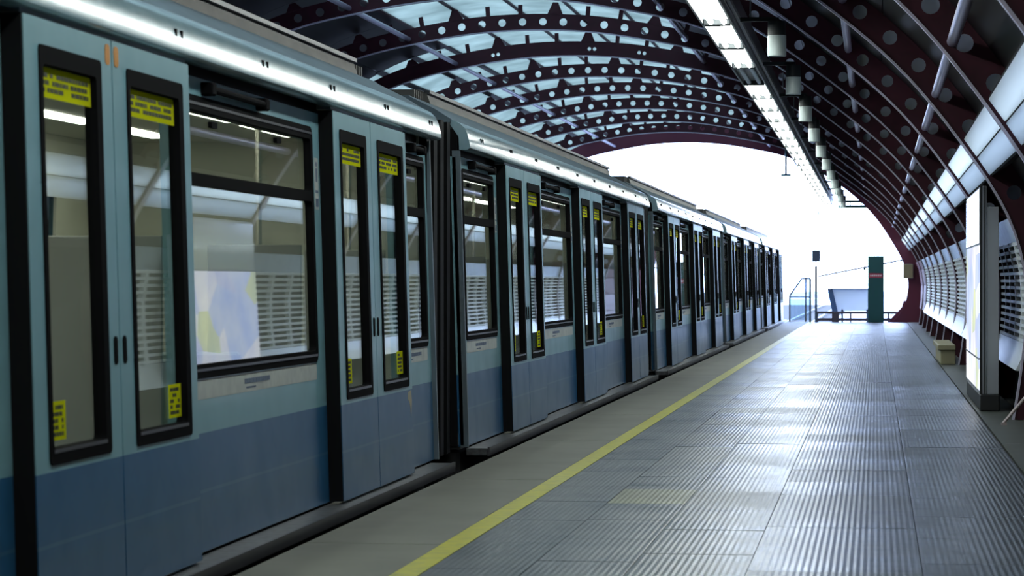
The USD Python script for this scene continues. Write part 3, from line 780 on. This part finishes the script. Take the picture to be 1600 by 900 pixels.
t = thing('handrail_cable', 'thin dark cable sloping up from the signal post past the green pillar', 'cable', (-.5, YE + .05, 1.4))
a, b = px(1275, 432, YE + .14), px(1411, 406, YE + .35)
part('cable', rod((a[0] + .06, YE + .05, a[1]), (b[0], YE + .3, b[1]), .022, 6), 'rod_grey', t)
mx = px(1351, 419, YE + .2)
part('clamp', box(mx[0] - .04, mx[0] + .04, YE + .15, YE + .21, mx[1] - .05, mx[1] + .04), 'rod_grey', t)

a, b = px(1411.5, 435, RIB0 - .2), px(1427, 412.5, RIB0 - .2)
t = thing('junction_box', 'small beige-grey box fixed to the last red arch on the right', 'box', ((a[0] + b[0]) / 2, RIB0 - .2, a[1]))
part('case', box(a[0], b[0], RIB0 - .30, RIB0 - .075, a[1], b[1], .01), 'box_grey', t)
part('lid', box(a[0] + .02, b[0] - .02, RIB0 - .31, RIB0 - .30, a[1] + .02, b[1] - .02), 'box_beige', t)

# green bracket, hanging rod, wire at the opening
yk = RIB0 + .145
a, b = px(1310, 325, yk), px(1347, 313, yk)
t = thing('green_bracket', 'small green open frame between the light line end and the last arch', 'bracket', ((a[0] + b[0]) / 2, yk, a[1]))
part('frame_bar', box(a[0], b[0] + .25, yk - .02, yk + .02, a[1], a[1] + .08), 'green_paint', t)
part('frame_bar', box(a[0], b[0], yk - .02, yk + .02, b[1] - .07, b[1]), 'green_paint', t)
for xx in (a[0] + .02, (a[0] + b[0]) / 2, b[0] - .02):
    part('frame_upright', box(xx - .015, xx + .015, yk - .015, yk + .015, a[1] + .05, b[1] - .04), 'green_paint', t)
xx, zz = px(1311, 270, yk)
part('hanger', box(xx - .05, xx + .05, yk - .02, yk + .03, b[1], zz + .2), 'rod_grey', t)
yk = RIB0 - .25
a, b = px(1228, 238, yk), px(1228, 272, yk)
t = thing('hanging_bar', 'thin green rod with a short crossbar hanging from the last arch', 'hanger', (a[0], yk, b[1]))
part('rod', rod((a[0], yk, b[1]), (a[0], yk, a[1] + .12), .03, 8), 'green_paint', t)
part('crossbar', box(a[0] - .15, a[0] + .15, yk - .04, yk + .04, b[1] - .06, b[1], .004), 'green_paint', t)
yk = RIB0 + .13
a, b = px(1235, 240, yk), px(1279, 333, yk + 6)
t = thing('dropper_wire', 'thin wire running out of the arch with a small weight at its end', 'wire', (b[0], yk + 6, b[1]))
part('wire', rod((a[0], yk, a[1]), (b[0], yk + 6, b[1]), .014, 6), 'rod_grey', t)
part('weight', rod((b[0], yk + 6, b[1] - .07), (b[0], yk + 6, b[1] + .03), .04, 10), 'box_grey', t)

# ------------------------------------------------------------------ outside: viaduct, ground, far pale town
solo('ground', box(-900, 900, 82, 2500, -9.2, -9.0), 'viaduct', 'pale ground far below and beyond the station', 'ground', kind='structure')
t = thing('viaduct', 'pale concrete viaduct deck with low side walls running on beyond the station', 'viaduct', (-5.8, 160, -1.3), kind='structure')
part('deck', box(-11.6, 1.4, RIB0 + .45, 255, -1.6, -1.31), 'viaduct', t)
part('parapet', box(1.2, 1.4, RIB0 + 3.5, 255, -1.31, -.1), 'viaduct', t)
part('parapet', box(-11.6, -11.4, RIB0 + .45, 255, -1.31, -.1), 'viaduct', t)
def house(x, y, w, d, z, lab):
    h = thing('building', lab, 'building', (x, y, -9), 'pale buildings beyond the station')
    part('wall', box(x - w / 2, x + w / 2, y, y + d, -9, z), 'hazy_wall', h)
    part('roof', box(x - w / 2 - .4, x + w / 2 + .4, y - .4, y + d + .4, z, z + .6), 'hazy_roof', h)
    for i in range(int(w // 5)):
        for j in range(2):
            part('window', box(x - w / 2 + 2 + i * 5, x - w / 2 + 4 + i * 5, y - .05, y, z - 3.4 - j * 3.2, z - 1.6 - j * 3.2), 'hazy_roof', h)
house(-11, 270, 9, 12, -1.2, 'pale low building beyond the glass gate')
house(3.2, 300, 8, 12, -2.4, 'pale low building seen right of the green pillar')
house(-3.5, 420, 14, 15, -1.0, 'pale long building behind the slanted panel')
